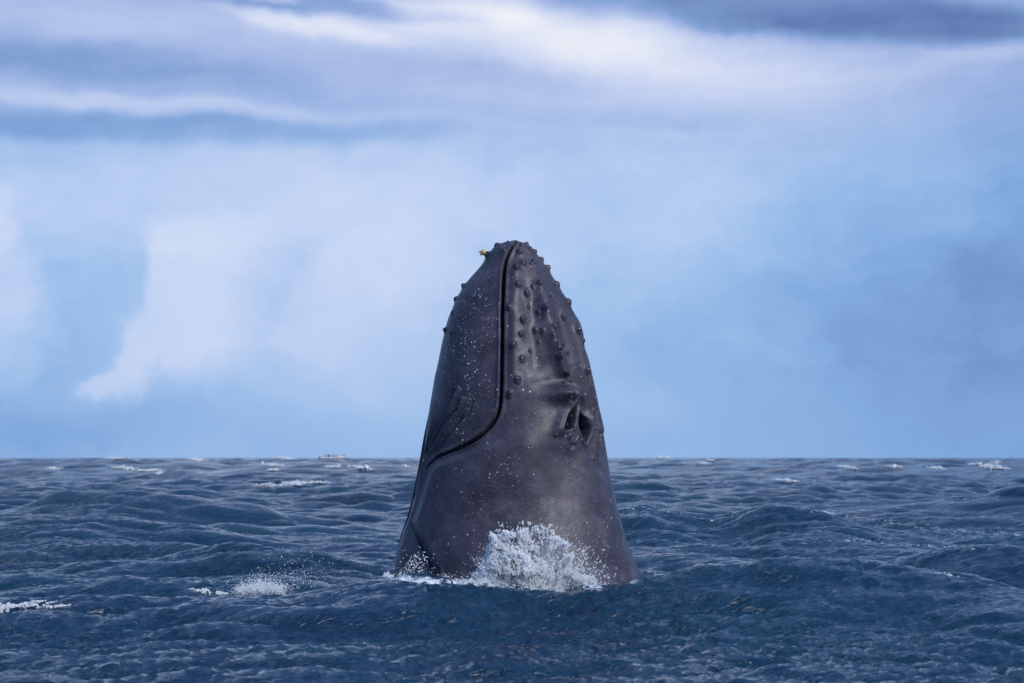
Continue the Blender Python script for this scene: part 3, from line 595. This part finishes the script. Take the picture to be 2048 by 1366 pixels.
for q_, (cx, cy, hw, hh_, lean, lab) in enumerate(CAPS):
    P0 = vis_point(cx, cy)[0]; nearc = P0[1] < 70
    n = int(hw * (hh_ + 3) * (20 if nearc else 9)) + 120
    x = np.clip(RNG.normal(0, .48, n), -1.3, 1.3); ph = RNG.uniform(0, 6.3, 4)
    lump = .5 + .28 * np.sin(x * 6 + ph[0]) + .22 * np.sin(x * 15 + ph[1]) + .18 * np.sin(x * 31 + ph[2])
    prof = np.clip(1 - np.abs(x - lean) / np.where(x < lean, 1.3 + lean, 1.3 - lean), 0, 1) * np.clip(lump, .12, 1)
    drop = lean * 0 + (x - lean) * (hh_ * .22) * np.sign(lean + .01)               # the crest line slopes away from its peak
    yy = RNG.beta(1, 1.6, n) * prof; spill = RNG.beta(1, 2.6, n) * prof * hh_ * .55
    ci = np.clip(np.searchsorted(colu, cx + x * hw), 1, NC - 1); P = np.zeros((n, 3))
    for i_ in range(n):
        c_ = ci[i_]; ok = np.where(OKV[:, c_])[0]; r_ = ok[np.argmin(np.abs(SV[ok, c_] - (cy + drop[i_] + spill[i_])))]
        P[i_] = SEA[r_, c_]
    s_ = P[:, 1] / F; P[:, 0] = (cx + x * hw - 1024) * s_ * 1.001; P[:, 1] += RNG.normal(0, 1.5, n) * s_; P[:, 2] += (yy * hh_ * (.45 if nearc else .45) + RNG.normal(0, .6, n)) * s_
    rad = np.exp(RNG.normal(0, .4, n)) * s_ * (.36 if nearc else .58)
    spray('whitecap', P, rad, lab, 'whitecap', 'whitecaps scattered over the sea', aniso=.5)

# ------------------------------------------------------------------ distant boat with people
def plain(name, c, rough=.5, var=.15):
    m_, w_, p_ = material(name); n_ = w_.noise(w_.n('ShaderNodeTexCoord').outputs['Object'], 6, 3)
    w_.put(p_.inputs['Base Color'], w_.ramp(n_, [(.3, tuple(x * (1 - var) for x in c)), (.7, tuple(min(1, x * (1 + var)) for x in c))])); p_.inputs['Roughness'].default_value = rough; return m_
BY = 800.0; bs = BY / F
bc = at(666, HOR, BY); zw = bc[2] - 1.1                # waterline: the boat rides on a swell
bo = bpy.data.objects.new('boat', None); C.objects.link(bo); bo.location = (bc[0], BY, zw)
tag(bo, 'small pale open boat full of people on the horizon', 'boat')
hullm, tubem, seatm = plain('boat_hull', (.78, .77, .76)), plain('boat_tube', (.82, .80, .78)), plain('boat_console', (.5, .48, .45))
st = [(-4.1, .95, -.3, .75), (-2, 1.2, -.45, .75), (0, 1.25, -.45, .8), (2, 1.1, -.42, .9), (3.4, .6, -.25, 1.05), (4.1, .08, .35, 1.2)]   # x, half beam, keel, sheer
vs_, fs_ = [], []
for (x, hb, kl, sh) in st: vs_ += [(x, -hb, sh), (x, -hb * .85, .15), (x, 0, kl), (x, hb * .85, .15), (x, hb, sh), (x, hb * .8, sh - .45), (x, -hb * .8, sh - .45)]
for i in range(len(st) - 1):
    for j in range(7): a_, b_ = i * 7 + j, i * 7 + (j + 1) % 7; fs_.append((a_, b_, b_ + 7, a_ + 7))
fs_ += [tuple(range(7)), tuple(35 + j for j in range(6, -1, -1))]
me = bpy.data.meshes.new('hull'); me.from_pydata(vs_, [], fs_); hull = mesh_obj('hull', me, hullm, bo)
for sgn in (-1, 1):
    cu = [(x, sgn * (hb + .05), sh + .02) for (x, hb, kl, sh) in st]; vs_, fs_ = [], []
    for (x, y, z) in cu:
        for j in range(8): vs_.append((x, y + .2 * math.cos(j * math.pi / 4), z + .2 * math.sin(j * math.pi / 4)))
    for i in range(len(cu) - 1):
        for j in range(8): a_, b_ = i * 8 + j, i * 8 + (j + 1) % 8; fs_.append((a_, b_, b_ + 8, a_ + 8))
    fs_ += [tuple(range(8)), tuple(40 + j for j in range(7, -1, -1))]
    me = bpy.data.meshes.new('tube'); me.from_pydata(vs_, [], fs_); mesh_obj('tube', me, tubem, bo)
def box_mesh(name, lo, hi, mat, parent, bev=.03):
    bm_ = bmesh.new(); bmesh.ops.create_cube(bm_, size=1)
    for v in bm_.verts: v.co = Vector([(lo[i] + hi[i]) / 2 + v.co[i] * (hi[i] - lo[i]) for i in range(3)])
    bmesh.ops.bevel(bm_, geom=bm_.edges[:], offset=bev, segments=2, affect='EDGES'); me_ = bpy.data.meshes.new(name); bm_.to_mesh(me_); bm_.free(); return mesh_obj(name, me_, mat, parent)
box_mesh('console', (.7, -.35, .3), (1.3, .35, 1.35), seatm, bo); box_mesh('outboard_motor', (-4.65, -.28, .1), (-4.1, .28, 1.25), plain('motor_cowl', (.05, .05, .06)), bo, .08)
box_mesh('deck', (-3.9, -.9, .28), (3.0, .9, .33), seatm, bo, .01)
def person(loc, shirt, trousers, label, rz, scale=1.0, arm=0.0):
    """standing figure grown as one continuous surface from a skeleton"""
    J = [((0, 0, .95), .15), ((0, 0, 1.2), .145), ((0, 0, 1.42), .16), ((0, 0, 1.54), .065), ((0, .015, 1.62), .095), ((0, .01, 1.74), .085),
         ((-.2, 0, 1.42), .07), ((-.27, .03, 1.16), .05), ((-.22, .2 + arm, .98 + arm), .038), ((.2, 0, 1.42), .07), ((.27, .03, 1.16), .05), ((.22, .2, .98), .038),
         ((-.1, 0, .88), .11), ((-.12, .03, .48), .075), ((-.12, 0, .07), .05), ((-.12, .14, .04), .045), ((.1, 0, .88), .11), ((.12, .03, .48), .075), ((.12, 0, .07), .05), ((.12, .14, .04), .045)]
    Ed = [(0, 1), (1, 2), (2, 3), (3, 4), (4, 5), (2, 6), (6, 7), (7, 8), (2, 9), (9, 10), (10, 11), (0, 12), (12, 13), (13, 14), (14, 15), (0, 16), (16, 17), (17, 18), (18, 19)]
    me_ = bpy.data.meshes.new('person'); me_.from_pydata([j[0] for j in J], Ed, []); o = mesh_obj('person', me_)
    md_ = o.modifiers.new('skin', 'SKIN'); md_.use_smooth_shade = True
    for s_, j in zip(me_.skin_vertices[0].data, J): s_.radius = (j[1], j[1])
    me_.skin_vertices[0].data[0].use_root = True
    o.modifiers.new('sub', 'SUBSURF').levels = 1
    m_, w_, p_ = material('person_clothes'); sx_ = w_.n('ShaderNodeSeparateXYZ'); w_.put(sx_.inputs[0], w_.n('ShaderNodeTexCoord').outputs['Object'])
    c_ = w_.mix(w_.m('GREATER_THAN', sx_.outputs[2], .95), trousers, shirt); c_ = w_.mix(w_.m('GREATER_THAN', sx_.outputs[2], 1.53), c_, (.30, .17, .11)); c_ = w_.mix(w_.m('GREATER_THAN', sx_.outputs[2], 1.69), c_, (.03, .02, .015))
    w_.put(p_.inputs['Base Color'], c_); p_.inputs['Roughness'].default_value = .8; me_.materials.append(m_)
    o.location = loc; o.rotation_euler = (0, 0, rz); o.scale = (scale,) * 3
    return tag(o, label, 'person', 'people aboard the distant boat')
PEOPLE = [(650, (.45, .22, .06), (.15, .10, .06), 'person in a tan top at the stern of the distant boat'), (655.5, (.16, .05, .025), (.10, .04, .03), 'person in a dark red-brown top on the distant boat'), (659.0, (.13, .04, .02), (.07, .03, .02), 'person in dark brown clothes standing on the distant boat'),
          (666.5, (.14, .07, .06), (.06, .04, .05), 'person in dark clothes amidships on the distant boat'), (670.0, (.70, .55, .52), (.4, .3, .3), 'person in a pale pink top on the distant boat'), (674, (.75, .28, .04), (.35, .14, .05), 'person in an orange top on the distant boat'),
          (684, (.70, .62, .42), (.55, .35, .2), 'person in a pale yellow top towards the bow of the distant boat'), (689.5, (.45, .38, .40), (.3, .25, .25), 'person in a grey top at the bow of the distant boat')]
for i, (px, sh_, tr_, lab) in enumerate(PEOPLE):
    X = at(px, HOR, BY)[0]; person((X, BY + (-.45 if i % 2 else .4), zw + .33), sh_, tr_, lab, random.uniform(0, 6.28), random.uniform(.95, 1.04), random.choice((0, 0, .25)))
